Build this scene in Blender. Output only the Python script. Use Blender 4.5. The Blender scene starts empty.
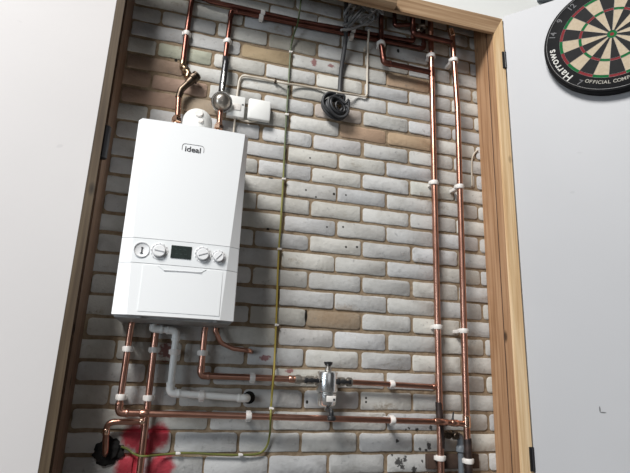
import bpy, bmesh, math, random
from mathutils import Vector, Matrix, Euler
random.seed(7)
SC = bpy.context.scene
COL = SC.collection

# ------------------------------------------------------------------ camera
FPX = 494.0
CAM_LOC = Vector((-0.48771555, -1.8739947, 1.42455824))
CAM_ROT = Euler((1.8310450994, -0.0377487662, -0.2766858964), 'XYZ')
cam_d = bpy.data.cameras.new('camera')
cam_d.sensor_width = 36.0
cam_d.lens = FPX / 630.0 * 36.0
cam_d.clip_start = 0.02
cam = bpy.data.objects.new('camera', cam_d)
cam.location = CAM_LOC
cam.rotation_euler = CAM_ROT
COL.objects.link(cam)
SC.camera = cam
CM = CAM_ROT.to_matrix()

def at(px, py, Y):
    """the point of the vertical plane y=Y (parallel to the brick wall) measured at a photo position"""
    d = CM @ Vector(((px - 315) / FPX, -(py - 236.5) / FPX, -1.0))
    t = (Y - CAM_LOC.y) / d.y
    return CAM_LOC + d * t

def pts(Y, *pp):
    return [at(p[0], p[1], p[2] if len(p) > 2 else Y) for p in pp]

# ------------------------------------------------------------------ materials
def new_mat(name):
    m = bpy.data.materials.new(name)
    m.use_nodes = True
    nt = m.node_tree
    b = nt.nodes['Principled BSDF']
    return m, nt, b

def N(nt, kind, **kw):
    n = nt.nodes.new(kind)
    for k, v in kw.items():
        setattr(n, k, v)
    return n

def mixcol(nt, fac, a, b, blend='MIX'):
    n = N(nt, 'ShaderNodeMix', data_type='RGBA', blend_type=blend)
    for sock, v in ((n.inputs['Factor'], fac), (n.inputs[6], a), (n.inputs[7], b)):
        if isinstance(v, (int, float)):
            sock.default_value = v
        elif isinstance(v, tuple):
            sock.default_value = v if len(v) == 4 else v + (1,)
        else:
            nt.links.new(v, sock)
    return n.outputs[2]

def math_n(nt, op, a, b=None, c=None):
    n = N(nt, 'ShaderNodeMath', operation=op)
    for i, v in enumerate((a, b, c)):
        if v is None: continue
        if isinstance(v, (int, float)): n.inputs[i].default_value = v
        else: nt.links.new(v, n.inputs[i])
    return n.outputs[0]

def noise(nt, scale, detail=4, rough=.55, vec=None):
    n = N(nt, 'ShaderNodeTexNoise')
    n.inputs['Scale'].default_value = scale
    n.inputs['Detail'].default_value = detail
    n.inputs['Roughness'].default_value = rough
    if vec is not None: nt.links.new(vec, n.inputs['Vector'])
    return n.outputs['Fac']

def ramp(nt, fac, stops):
    r = N(nt, 'ShaderNodeValToRGB')
    cr = r.color_ramp
    while len(cr.elements) > 1: cr.elements.remove(cr.elements[-1])
    cr.elements[0].position = stops[0][0]; cr.elements[0].color = stops[0][1] + (1,)
    for p, c in stops[1:]:
        e = cr.elements.new(p); e.color = c + (1,)
    nt.links.new(fac, r.inputs[0])
    return r.outputs[0]

def objvec(nt, scale=(1, 1, 1)):
    t = N(nt, 'ShaderNodeTexCoord')
    m = N(nt, 'ShaderNodeMapping')
    m.inputs['Scale'].default_value = scale
    nt.links.new(t.outputs['Object'], m.inputs[0])
    return m.outputs[0]

def worldvec(nt, scale=(1, 1, 1)):
    t = N(nt, 'ShaderNodeNewGeometry')
    m = N(nt, 'ShaderNodeMapping')
    m.inputs['Scale'].default_value = scale
    nt.links.new(t.outputs['Position'], m.inputs[0])
    return m.outputs[0]

def bump(nt, b, h, strength=.3, dist=.01):
    n = N(nt, 'ShaderNodeBump')
    n.inputs['Strength'].default_value = strength
    n.inputs['Distance'].default_value = dist
    nt.links.new(h, n.inputs['Height'])
    nt.links.new(n.outputs[0], b.inputs['Normal'])

def simple(name, c, rough=.5, metal=0.0, c2=None, scale=30, bmp=0, spec=None):
    m, nt, b = new_mat(name)
    b.inputs['Roughness'].default_value = rough
    b.inputs['Metallic'].default_value = metal
    v = worldvec(nt)
    nz = noise(nt, scale, 5, vec=v)
    c2 = c2 or tuple(x * .88 for x in c)
    nt.links.new(ramp(nt, nz, [(.3, c2), (.7, c)]), b.inputs['Base Color'])
    if bmp: bump(nt, b, nz, bmp, .004)
    if spec is not None: b.inputs['Specular IOR Level'].default_value = spec
    return m

MAT = {}
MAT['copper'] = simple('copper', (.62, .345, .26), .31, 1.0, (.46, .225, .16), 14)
MAT['copper_dark'] = simple('copper_dark', (.235, .10, .078), .36, 1.0, (.14, .058, .045), 18)  # darker copper: dark reflections on the upper pipes are put into the colour
MAT['copper_black'] = simple('copper_black', (.10, .07, .06), .5, .7, (.03, .025, .025), 25)
MAT['solder'] = simple('solder', (.95, .72, .55), .22, 1.0, (.85, .5, .36), 60)
MAT['brass'] = simple('brass', (.42, .30, .19), .34, 1.0, (.20, .14, .09), 40)
MAT['brass_dark'] = simple('brass_dark', (.15, .115, .085), .42, 1.0, (.06, .045, .035), 40)
MAT['chrome'] = simple('chrome', (.92, .92, .91), .27, 1.0, (.84, .84, .83), 10)
MAT['nickel'] = simple('nickel', (.55, .51, .45), .4, 1.0, (.34, .31, .28), 50)
MAT['white_plastic'] = simple('white_plastic', (.86, .86, .83), .4, 0, (.78, .78, .75), 12)
MAT['clip_white'] = simple('clip_white', (.83, .80, .76), .45, 0, (.70, .66, .62), 40)
MAT['enamel'] = simple('enamel', (.90, .91, .91), .28, 0, (.89, .90, .90), 3)
MAT['enamel_side'] = simple('enamel_side', (.80, .82, .83), .3, 0, (.78, .80, .81), 3)
MAT['grey_metal'] = simple('grey_metal', (.42, .42, .42), .45, .3, (.3, .3, .3), 20)
MAT['fascia'] = simple('fascia', (.86, .875, .875), .35, 0, (.84, .855, .86), 3)
MAT['dial'] = simple('dial', (.88, .88, .88), .35, 0, (.85, .85, .85), 6)
MAT['dial_rim'] = simple('dial_rim', (.56, .56, .57), .4, 0, (.48, .48, .49), 6)
MAT['ink'] = simple('ink', (.05, .05, .055), .5, 0, (.04, .04, .045), 6)
MAT['screen'] = simple('screen', (.012, .018, .016), .2, 0, (.02, .03, .026), 60)
MAT['screen_text'] = simple('screen_text', (.03, .045, .04), .3, 0)
MAT['black'] = simple('black', (.02, .02, .022), .4, 0, (.012, .012, .013), 30)
MAT['black_foam'] = simple('black_foam', (.012, .011, .010), .95, 0, (.004, .004, .004), 50, .8)
MAT['dark_cable'] = simple('dark_cable', (.042, .043, .046), .55, 0, (.024, .025, .027), 30)
MAT['grey_cable'] = simple('grey_cable', (.20, .20, .20), .5, 0, (.13, .13, .13), 30)
MAT['grey_plastic'] = simple('grey_plastic', (.17, .19, .21), .45, 0, (.11, .125, .14), 20)
MAT['cream_cable'] = simple('cream_cable', (.62, .56, .47), .5, 0, (.5, .44, .36), 30)
MAT['dark_sleeve'] = simple('dark_sleeve', (.05, .05, .055), .3, .5, (.02, .02, .02), 30)
MAT['hole'] = simple('hole', (.01, .009, .008), .95, 0)
MAT['dark_wood'] = simple('dark_wood', (.085, .05, .035), .7, 0, (.035, .022, .016), 22, .3)
MAT['hinge_black'] = simple('hinge_black', (.012, .012, .014), .45, 0)
MAT['dart_black'] = simple('dart_black', (.010, .010, .011), .6, 0, (.006, .006, .007), 60, spec=.12)
MAT['dart_cream'] = simple('dart_cream', (.50, .42, .31), .85, 0, (.43, .35, .25), 90, spec=.1)
MAT['dart_red'] = simple('dart_red', (.22, .032, .036), .8, 0, (.17, .024, .028), 90, spec=.1)
MAT['dart_green'] = simple('dart_green', (.012, .14, .042), .8, 0, (.008, .10, .03), 90, spec=.1)
MAT['wire'] = simple('wire', (.28, .28, .28), .45, .9)
MAT['wire_faint'] = simple('wire_faint', (.075, .075, .08), .6, .2)
MAT['print_white'] = simple('print_white', (.58, .57, .53), .6, 0)
MAT['print_gold'] = simple('print_gold', (.34, .32, .27), .6, 0)
MAT['concrete'] = simple('concrete', (.12, .115, .11), .9, 0, (.08, .076, .072), 5, .3)

# green and yellow earth cable: stripes along the run
def earth_mat():
    m, nt, b = new_mat('earth_cable')
    b.inputs['Roughness'].default_value = .5
    t = N(nt, 'ShaderNodeNewGeometry')
    sep = N(nt, 'ShaderNodeSeparateXYZ'); nt.links.new(t.outputs['Position'], sep.inputs[0])
    # greener towards the top and the far run along the bottom, yellower in the middle
    nz = noise(nt, 2.2, 2, vec=worldvec(nt))
    zf = math_n(nt, 'MULTIPLY_ADD', nz, 1.1, -.28)
    a = math_n(nt, 'MULTIPLY', math_n(nt, 'ABSOLUTE', math_n(nt, 'SUBTRACT', sep.outputs[2], 1.62)), .85)
    f = math_n(nt, 'SUBTRACT', math_n(nt, 'ADD', zf, .38), a)
    nt.links.new(ramp(nt, f, [(.08, (.06, .085, .025)), (.26, (.20, .20, .04)), (.5, (.40, .30, .05))]), b.inputs['Base Color'])
    return m
MAT['earth'] = earth_mat()

def wood_mat(name, c1, c2, c3, axis, dark=None):
    """pine: stretched noise grain along the given axis and a few knots"""
    m, nt, b = new_mat(name)
    b.inputs['Roughness'].default_value = .6
    sc = [75, 75, 75]; sc[axis] = 2.2
    v = worldvec(nt, tuple(sc))
    g = noise(nt, 1.0, 6, .6, v)
    base = ramp(nt, g, [(.34, c2), (.5, c1), (.64, c3)])
    sk = [9, 9, 9]; sk[axis] = 4.2
    vo = N(nt, 'ShaderNodeTexVoronoi')
    vo.inputs['Scale'].default_value = 1.0
    nt.links.new(worldvec(nt, tuple(sk)), vo.inputs['Vector'])
    k = ramp(nt, vo.outputs['Distance'], [(.05, (1, 1, 1)), (.13, (0, 0, 0))])
    col = mixcol(nt, k, base, tuple(x * .28 for x in c2))
    if dark:
        big = noise(nt, 3.0, 2, vec=worldvec(nt))
        col = mixcol(nt, math_n(nt, 'MULTIPLY', big, dark), col, (.05, .03, .02))
    nt.links.new(col, b.inputs['Base Color'])
    bump(nt, b, g, .12, .003)
    return m
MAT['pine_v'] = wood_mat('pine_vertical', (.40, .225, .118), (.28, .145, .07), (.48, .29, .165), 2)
MAT['pine_lit_v'] = wood_mat('pine_lit_vertical', (.74, .52, .29), (.60, .38, .19), (.84, .64, .40), 2)  # same pine, lighter: brighter light on the jamb's front face put into the colour
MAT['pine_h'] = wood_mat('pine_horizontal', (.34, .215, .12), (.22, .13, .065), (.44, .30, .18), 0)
MAT['pine_shaded'] = wood_mat('pine_shaded', (.20, .115, .068), (.13, .07, .04), (.26, .16, .10), 2, .5)  # left jamb pine, with the shade on its reveal put into the colour
MAT['lipping'] = wood_mat('door_lipping', (.092, .062, .034), (.062, .04, .021), (.125, .09, .052), 2, .2)

def paint_mat(name, c, marks=()):
    m, nt, b = new_mat(name)
    b.inputs['Roughness'].default_value = .55
    nz = noise(nt, 1.7, 3, vec=worldvec(nt))
    nf = noise(nt, 60, 4, vec=worldvec(nt))
    col = ramp(nt, nz, [(.3, tuple(x * .955 for x in c)), (.7, c)])
    col = mixcol(nt, math_n(nt, 'MULTIPLY', nf, .06), col, (.5, .5, .5))
    # small scuffs
    sp = noise(nt, 16, 1, vec=worldvec(nt, (1, 1, 1.9)))
    msk = ramp(nt, sp, [(.80, (0, 0, 0)), (.83, (.2, .2, .2))])
    col = mixcol(nt, msk, col, tuple(x * .6 for x in c))
    nt.links.new(col, b.inputs['Base Color'])
    bump(nt, b, nf, .05, .002)
    return m
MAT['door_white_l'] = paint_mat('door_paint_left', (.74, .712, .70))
MAT['door_dimmed_r'] = paint_mat('door_paint_right_dimmed', (.47, .475, .49))  # greyer than the left door: its weaker light is put into the colour
MAT['wall_white'] = paint_mat('wall_paint', (.88, .89, .86))

# ------------------------------------------------------------------ mesh helpers
def make(name, bm, mat, parent=None, smooth=True, loc=None, angle=40):
    me = bpy.data.meshes.new(name)
    bmesh.ops.recalc_face_normals(bm, faces=bm.faces[:])
    bm.to_mesh(me); bm.free()
    mats = mat if isinstance(mat, (list, tuple)) else [mat]
    for m in mats: me.materials.append(MAT[m] if isinstance(m, str) else m)
    if smooth:
        me.polygons.foreach_set('use_smooth', [True] * len(me.polygons))
        me.set_sharp_from_angle(angle=math.radians(angle))
    o = bpy.data.objects.new(name, me)
    COL.objects.link(o)
    if parent is not None:
        o.parent = parent
        o.matrix_parent_inverse = Matrix.Identity(4)
        # child geometry is authored in world space: shift into the parent's frame
        me.transform(parent_world(parent).inverted())
    return o

def parent_world(o):
    m = Matrix.LocRotScale(o.location, o.rotation_euler, None)
    if o.parent: m = parent_world(o.parent) @ m
    return m

def tag(o, label, cat, group=None):
    o['label'] = label; o['category'] = cat
    if group: o['group'] = group
    return o

def empty(name, loc, label, cat, group=None):
    o = bpy.data.objects.new(name, None)
    o.empty_display_size = .05
    COL.objects.link(o)
    o.location = loc
    return tag(o, label, cat, group)

def box(bm, c, s, rot=None, bev=0.0, mi=0, seg=2):
    r = bmesh.ops.create_cube(bm, size=1)
    vs = r['verts']
    M = Matrix.Translation(Vector(c)) @ (rot.to_4x4() if rot else Matrix.Identity(4)) @ Matrix.Diagonal((s[0], s[1], s[2], 1))
    bmesh.ops.transform(bm, matrix=M, verts=vs)
    fs = set(f for v in vs for f in v.link_faces)
    if bev > 0:
        es = list(set(e for v in vs for e in v.link_edges))
        rb = bmesh.ops.bevel(bm, geom=es, offset=bev, segments=seg, affect='EDGES', profile=.5)
        fs = set(rb['faces']) | set(f for f in fs if f.is_valid)
    for f in fs:
        if f.is_valid: f.material_index = mi

def box2(bm, a, b, bev=0.0, mi=0, rot=None):
    c = [(a[i] + b[i]) / 2 for i in range(3)]
    box(bm, c, [abs(b[i] - a[i]) for i in range(3)], rot, bev, mi)

def fillet(P, r, n=6):
    out = [P[0]]
    for i in range(1, len(P) - 1):
        a, b, c = P[i - 1], P[i], P[i + 1]
        u = (a - b); v = (c - b)
        lu, lv = u.length, v.length
        u = u / lu; v = v / lv
        ang = u.angle(v)
        if ang > math.radians(176):
            out.append(b); continue
        rr = r[i] if isinstance(r, dict) and i in r else (r if not isinstance(r, dict) else r.get('d', .01))
        d = min(rr / math.tan(ang / 2), lu * .49, lv * .49)
        p0 = b + u * d; p1 = b + v * d
        for k in range(n + 1):
            t = k / n
            out.append(p0 * (1 - t) ** 2 + b * 2 * t * (1 - t) + p1 * t * t)
    out.append(P[-1])
    return out

def tube(bm, P, r, seg=14, cap=True, mi=0):
    P = [Vector(p) for p in P]
    Q = [P[0]]
    for p in P[1:]:
        if (p - Q[-1]).length > 1e-5: Q.append(p)
    P = Q
    n = len(P)
    T = []
    for i in range(n):
        t = (P[min(i + 1, n - 1)] - P[max(i - 1, 0)])
        T.append(t.normalized())
    ref = Vector((0, 1, 0)) if abs(T[0].y) < .9 else Vector((1, 0, 0))
    nrm = (ref - T[0] * ref.dot(T[0])).normalized()
    rings = []
    for i in range(n):
        nrm = (nrm - T[i] * nrm.dot(T[i])).normalized()
        bn = T[i].cross(nrm)
        ri = r[i] if isinstance(r, (list, tuple)) else r
        rings.append([bm.verts.new(P[i] + (nrm * math.cos(2 * math.pi * k / seg) + bn * math.sin(2 * math.pi * k / seg)) * ri) for k in range(seg)])
    for i in range(n - 1):
        for k in range(seg):
            f = bm.faces.new((rings[i][k], rings[i][(k + 1) % seg], rings[i + 1][(k + 1) % seg], rings[i + 1][k]))
            f.material_index = mi
    if cap:
        f = bm.faces.new(list(reversed(rings[0]))); f.material_index = mi
        f = bm.faces.new(rings[-1]); f.material_index = mi

def lathe(bm, p0, axis, prof, seg=24, mi=0):
    """prof: list of (distance along axis, radius)"""
    a = Vector(axis).normalized()
    tube(bm, [Vector(p0) + a * d for d, r in prof], [max(r, 1e-4) for d, r in prof], seg, True, mi) if all(
        prof[i + 1][0] > prof[i][0] + 1e-6 for i in range(len(prof) - 1)) else _lathe2(bm, p0, a, prof, seg, mi)

def _lathe2(bm, p0, a, prof, seg, mi=0):
    a = Vector(a).normalized()
    ref = Vector((0, 1, 0)) if abs(a.y) < .9 else Vector((1, 0, 0))
    u = (ref - a * ref.dot(a)).normalized(); v = a.cross(u)
    rings = []
    for d, r in prof:
        r = max(r, 1e-4)
        rings.append([bm.verts.new(Vector(p0) + a * d + (u * math.cos(2 * math.pi * k / seg) + v * math.sin(2 * math.pi * k / seg)) * r) for k in range(seg)])
    for i in range(len(rings) - 1):
        for k in range(seg):
            f = bm.faces.new((rings[i][k], rings[i][(k + 1) % seg], rings[i + 1][(k + 1) % seg], rings[i + 1][k]))
            f.material_index = mi
    f = bm.faces.new(list(reversed(rings[0]))); f.material_index = mi
    f = bm.faces.new(rings[-1]); f.material_index = mi

def cyl(bm, p0, p1, r, seg=20, mi=0, bev=.15):
    p0 = Vector(p0); p1 = Vector(p1); L = (p1 - p0).length
    e = min(r * bev, L * .2)
    _lathe2(bm, p0, (p1 - p0).normalized(), [(0, r - e), (e, r), (L - e, r), (L, r - e)], seg, mi)

def text_bm(s, size, M, depth=.0006, bold=.012):
    """filled lettering as mesh, centred, transformed by M into world space"""
    cu = bpy.data.curves.new('t', 'FONT')
    cu.body = s; cu.size = size; cu.align_x = 'CENTER'; cu.align_y = 'CENTER'
    cu.extrude = depth
    cu.offset = size * bold
    ob = bpy.data.objects.new('t', cu); COL.objects.link(ob)
    dg = bpy.context.evaluated_depsgraph_get(); dg.update()
    me = bpy.data.meshes.new_from_object(ob.evaluated_get(dg))
    bpy.data.objects.remove(ob); bpy.data.curves.remove(cu)
    me.transform(M)
    return me

def text_obj(name, items, mat, parent):
    """items: (string, size, matrix, depth): joined as ONE lettering mesh"""
    bm = bmesh.new()
    for s, size, M, dp in items:
        me = text_bm(s, size, M, dp)
        bm.from_mesh(me); bpy.data.meshes.remove(me)
    return make(name, bm, mat, parent, smooth=False)

# ------------------------------------------------------------------ brick wall (structure)
ZO = 2.06
def blob_mask(nt, vec_xz, blobs, soft=.35, wob=None):
    acc = None
    for (cx, cz, rx, rz) in blobs:
        m = N(nt, 'ShaderNodeMapping')
        m.vector_type = 'POINT'
        m.inputs['Location'].default_value = (-cx / rx, 0, -cz / rz)
        m.inputs['Scale'].default_value = (1 / rx, 0, 1 / rz)
        nt.links.new(vec_xz, m.inputs[0])
        l = N(nt, 'ShaderNodeVectorMath', operation='LENGTH')
        nt.links.new(m.outputs[0], l.inputs[0])
        d = l.outputs['Value']
        acc = d if acc is None else math_n(nt, 'MINIMUM', acc, d)
    if wob is not None:
        acc = math_n(nt, 'ADD', acc, wob)
    mr = N(nt, 'ShaderNodeMapRange', interpolation_type='SMOOTHSTEP')
    mr.inputs['From Min'].default_value = 1 + soft * .4
    mr.inputs['From Max'].default_value = 1 - soft
    nt.links.new(acc, mr.inputs[0])
    return mr.outputs[0]

def blob(px, py, rx, rz):
    p = at(px, py, 0)
    return (p.x, p.z, rx * .0045, rz * .0047)

RED_SPRAY = [blob(133, 437, 9, 9), blob(158, 436, 9.5, 9.5), blob(129, 466, 11, 10), blob(160, 468, 12, 10), blob(146, 447, 9, 8)]
RED_SPOTS = [blob(314, 63, 3.2, 5), blob(331, 66, 3.5, 2.2), blob(265, 358, 5, 2.4), blob(290, 371, 4, 1.8), blob(167, 351, 6.5, 7)]
BLACK_SPOTS = [blob(343, 227, 1, 1), blob(327, 227, .9, .9), blob(346, 247, 1.1, 1.1), blob(357, 247, 1.1, 1.1), blob(310, 158, .9, .9),
               blob(306, 190, .9, .9), blob(316, 197, .9, .9), blob(334, 194, 1.3, 1.3), blob(346, 195, .9, .9), blob(268, 229, 1.5, 1),
               blob(271, 178, 2.5, .8), blob(306, 316, 1.4, 6), blob(307, 402, 1.2, 1.5),
               blob(366, 398, 1, 1), blob(366, 402, 1, 1), blob(398, 51, 1.6, 2.4), 
               blob(236, 140, 1, 1), blob(176, 60, 1.5, 1.4)]
TAR = [blob(399, 462, 4.2, 3.6), blob(405, 459, 1.8, 2.6), blob(402, 467, 2.2, 2), blob(414, 470, 2.4, 3.2), blob(417, 430, 2, 1.8), blob(431, 428, 2, 1.8), blob(429, 446, 2.2, 3.4), blob(426, 450, 1.6, 1.4), blob(397, 441, 1.6, 1.5), blob(409, 428, 1.2, 1), blob(406, 430, 1.1, 1), blob(420, 449, 1.4, 1.4), blob(392, 455, 1, .9), blob(422, 461, 1.2, 1.2)]
STAINS = [blob(335, 318, 24, 8), blob(326, 380, 16, 6), blob(345, 310, 15, 5)]
SCRATCH = []

def brick_material(name, is_mortar):
    m, nt, b = new_mat(name)
    b.inputs['Roughness'].default_value = .88
    b.inputs['Specular IOR Level'].default_value = .25
    wv = worldvec(nt)
    if is_mortar:
        n1 = noise(nt, 22, 6, .65, wv)
        col = ramp(nt, n1, [(.3, (.17, .12, .075)), (.5, (.27, .20, .13)), (.72, (.38, .30, .21))])
    else:
        at_ = N(nt, 'ShaderNodeAttribute', attribute_name='brick_tint')
        base = at_.outputs['Color']
        n1 = noise(nt, 9, 6, .65, wv)
        n2 = noise(nt, 48, 5, .7, wv)
        n3 = noise(nt, 4.5, 5, .7, worldvec(nt, (1, 1, 2.2)))
        col = mixcol(nt, 1.0, base, ramp(nt, n1, [(.30, (.82, .81, .79)), (.52, (1, 1, 1)), (.75, (1.06, 1.06, 1.06))]), 'MULTIPLY')
        # worn paint: brown clay shows in ragged patches
        wear = ramp(nt, n3, [(.60, (0, 0, 0)), (.68, (.75, .75, .75))])
        spk = ramp(nt, n2, [(.42, (0, 0, 0)), (.6, (1, 1, 1))])
        wmask = mixcol(nt, 1.0, wear, spk, 'MULTIPLY')
        col = mixcol(nt, wmask, col, (.27, .215, .15))
        sm = ramp(nt, noise(nt, 33, 4, .7, wv), [(.60, (0, 0, 0)), (.72, (.55, .55, .55))])
        col = mixcol(nt, sm, col, (.17, .17, .17))
    wob = math_n(nt, 'MULTIPLY_ADD', noise(nt, 38, 4, .6, wv), .9, -.45)
    wob_s = math_n(nt, 'MULTIPLY_ADD', noise(nt, 90, 3, .6, wv), 2.0, -.95)
    st = blob_mask(nt, wv, STAINS, .8, wob_s)
    col = mixcol(nt, math_n(nt, 'MULTIPLY', st, .5), col, (.25, .17, .10))
    rd = blob_mask(nt, wv, RED_SPRAY, .4, wob)
    col = mixcol(nt, math_n(nt, 'MULTIPLY', rd, .93), col, (.42, .018, .04))
    rs = blob_mask(nt, wv, RED_SPOTS, .4, wob_s)
    col = mixcol(nt, math_n(nt, 'MULTIPLY', rs, .75), col, (.20, .03, .03))
    tr = blob_mask(nt, wv, TAR, .3, math_n(nt, 'MULTIPLY_ADD', noise(nt, 120, 3, .6, wv), 2.6, -1.25))
    col = mixcol(nt, math_n(nt, 'MULTIPLY', tr, .9), col, (.022, .02, .019))
    bk = blob_mask(nt, wv, BLACK_SPOTS, .22, None)
    col = mixcol(nt, math_n(nt, 'MULTIPLY', bk, .97), col, (.014, .012, .010))
    nt.links.new(col, b.inputs['Base Color'])
    hb = noise(nt, 55 if not is_mortar else 70, 6, .65, wv)
    bump(nt, b, hb, .55 if not is_mortar else .8, .006)
    return m
MAT['brick'] = brick_material('painted_brick', False)
MAT['mortar'] = brick_material('mortar', True)

def build_wall():
    bm = bmesh.new()
    lay = bm.verts.layers.float_color.new('brick_tint')
    X0, X1 = -1.15, 1.15
    # rows whose colour or length the photo shows as special, found by where they stand
    special = {}
    def mark(px, py, tint):
        p = at(px, py, 0)
        r = round((ZO - p.z) / .075)
        off = 0 if r % 2 == 0 else .5
        k = math.floor(p.x / .225 - off)
        special[(r, k)] = tint
    BUFF = (.43, .31, .20)
    for px, py in ((361, 133), (406, 142), (403, 80), (263, 54)): mark(px, py, BUFF)
    for px, py in ((335, 320),): mark(px, py, (.33, .265, .19))
    for px, py in ((200, 85), (172, 80), (160, 93), (205, 105), (190, 100), (150, 78), (152, 105), (165, 62)): mark(px, py, (.37, .27, .20))
    for px, py in ((352, 120), (205, 62), (303, 52)): mark(px, py, (.43, .40, .35))
    for px, py in ((320, 145), (420, 195), (300, 340)): mark(px, py, (.52, .52, .51))
    rng = random.Random(21)
    row_sh = {}
    for r in range(-21, 29):
        zc = ZO - r * .075
        if zc < -.03: break
        off = 0 if r % 2 == 0 else .5
        dx = rng.uniform(-.004, .004)
        for k in range(-6, 6):
            xa = (k + off) * .225 + .005 + dx + rng.uniform(-.003, .003)
            xb = (k + 1 + off) * .225 - .005 + dx + rng.uniform(-.003, .003)
            if xb < X0 or xa > X1: continue
            za = zc - .0315 + rng.uniform(-.002, .002); zb = zc + .0315 + rng.uniform(-.002, .002)
            v = rng.uniform(.84, 1.06)
            warm = rng.uniform(-.012, .02)
            t = special.get((r, k))
            if t is None:
                t = (.545 * v + warm, .54 * v + warm * .5, .522 * v - warm)
            else:
                t = tuple(c * rng.uniform(.95, 1.05) for c in t)
            # rounded, slightly ragged outline
            prof = []
            rc = rng.uniform(.008, .014)
            corners = [(xa, za, 180), (xb, za, 270), (xb, zb, 0), (xa, zb, 90)]
            cc = [(xa + rc, za + rc), (xb - rc, za + rc), (xb - rc, zb - rc), (xa + rc, zb - rc)]
            for ci in range(4):
                jr = rc * rng.choice((1, 1, 1, .55, 1.25))
                sx = 1 if ci in (0, 3) else -1; sz = 1 if ci < 2 else -1
                cx_ = (xa if sx > 0 else xb) + sx * jr; cz_ = (za if sz > 0 else zb) + sz * jr
                for s in range(4):
                    a = math.radians(corners[ci][2] + s * 30)
                    prof.append((cx_ + jr * math.cos(a), cz_ + jr * math.sin(a)))
                # ragged points along the long edges
                nx = cc[(ci + 1) % 4]
                m_ = 4 if ci in (0, 2) else 1
                x_s = prof[-1][0]; z_s = prof[-1][1]
                for s in range(1, m_ + 1):
                    q = s / (m_ + 1)
                    if ci == 0: prof.append((x_s + (xb - rc - x_s) * q, za + rng.uniform(-.0012, .0022)))
                    elif ci == 1: prof.append((xb - rng.uniform(-.001, .002), z_s + (zb - rc - z_s) * q))
                    elif ci == 2: prof.append((x_s + (xa + rc - x_s) * q, zb - rng.uniform(-.0012, .0022)))
                    else: prof.append((xa + rng.uniform(-.001, .002), z_s + (za + rc - z_s) * q))
            mx, mz = (xa + xb) / 2, (za + zb) / 2
            yf = rng.uniform(-.002, .001)
            levels = [(1.0, .010, 0.0), (1.0, yf + .0014, 0.0), (1.0, yf, .0014)]
            rings = []
            for _, y, ins in levels:
                ring = []
                for (x, z) in prof:
                    dxn = x - mx; dzn = z - mz
                    x2 = mx + math.copysign(max(abs(dxn) - ins, 0), dxn); z2 = mz + math.copysign(max(abs(dzn) - ins, 0), dzn)
                    vv = bm.verts.new((x2, y, z2)); vv[lay] = (t[0], t[1], t[2], 1); ring.append(vv)
                rings.append(ring)
            n = len(prof)
            for a in range(2):
                for i in range(n):
                    bm.faces.new((rings[a][i], rings[a][(i + 1) % n], rings[a + 1][(i + 1) % n], rings[a + 1][i]))
            bm.faces.new(rings[2])
    bmesh.ops.recalc_face_normals(bm, faces=bm.faces[:])
    box2(bm, (X0, .0036, 0), (X1, .1, 3.6), 0, 1)
    o = make('wall_back', bm, ['brick', 'mortar'], None, True, angle=50)
    o['kind'] = 'structure'
    return o
build_wall()

def struct(o):
    o['kind'] = 'structure'
    return o

# ------------------------------------------------------------------ setting: floor, white wall round the cupboard, frame, doors
bm = bmesh.new(); box2(bm, (-3, -4.5, -.05), (3, .1, 0)); struct(make('floor', bm, 'concrete', None, False))
YF = -.165                       # front face of the timber frame
XL, XR = -.785, .815             # clear opening
def ztop(x): return 2.952 + (x - XL) * .018   # the head of the frame falls a little to the left
def prism(bm, poly_xz, y0, y1, mi=0):
    a = [bm.verts.new((x, y0, z)) for x, z in poly_xz]
    b = [bm.verts.new((x, y1, z)) for x, z in poly_xz]
    n = len(a)
    fs = [bm.faces.new(a), bm.faces.new(list(reversed(b)))]
    for i in range(n): fs.append(bm.faces.new((a[i], b[i], b[(i + 1) % n], a[(i + 1) % n])))
    for f in fs: f.material_index = mi

# white plasterboard wall the cupboard opening is cut into
bm = bmesh.new()
prism(bm, [(-2.6, 0), (-.875, 0), (-.875, 3.068), (.885, 3.068), (.885, 0), (2.6, 0), (2.6, 3.6), (-2.6, 3.6)], -.155, -.115)
struct(make('wall_front', bm, 'wall_white', None, False))

W_ = .048
bm = bmesh.new()   # right jamb: deep back lining board and a front board mitred at the top
box2(bm, (XR, -.0975, 0), (XR + .032, -.002, 3.34), .0015)
box2(bm, (XR + .0015, -.150, 0), (XR + .04, -.1025, 3.2), .002)
box2(bm, (XR + .0025, -.104, 0), (XR + .03, -.097, 3.2), 0, 2)
prism(bm, [(XR, 0), (XR + W_, 0), (XR + W_, ztop(XR) + .088), (XR, ztop(XR))], YF, -.1505, 1)
struct(make('trim_1', bm, ['pine_v', 'pine_lit_v', 'dark_wood'], None, False))
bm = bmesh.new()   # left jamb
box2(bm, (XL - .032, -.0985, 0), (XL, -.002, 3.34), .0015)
bmt = bmesh.new(); box2(bmt, (XL - .03, -.11, 3.345), (XR + .03, -.002, 3.36)); struct(make('shade_panel', bmt, 'dark_wood', None, False))  # unseen top panel, added to keep the space behind the head dark
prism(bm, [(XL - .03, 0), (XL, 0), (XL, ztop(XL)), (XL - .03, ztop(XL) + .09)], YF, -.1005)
struct(make('trim_2', bm, 'pine_shaded', None, False))
bm = bmesh.new()   # head
prism(bm, [(XL - .03, ztop(XL) + .088), (XL, ztop(XL)), (XR, ztop(XR)), (XR + W_, ztop(XR) + .088)], YF, YF + .016)
struct(make('trim_3', bm, 'pine_h', None, False))
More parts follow.
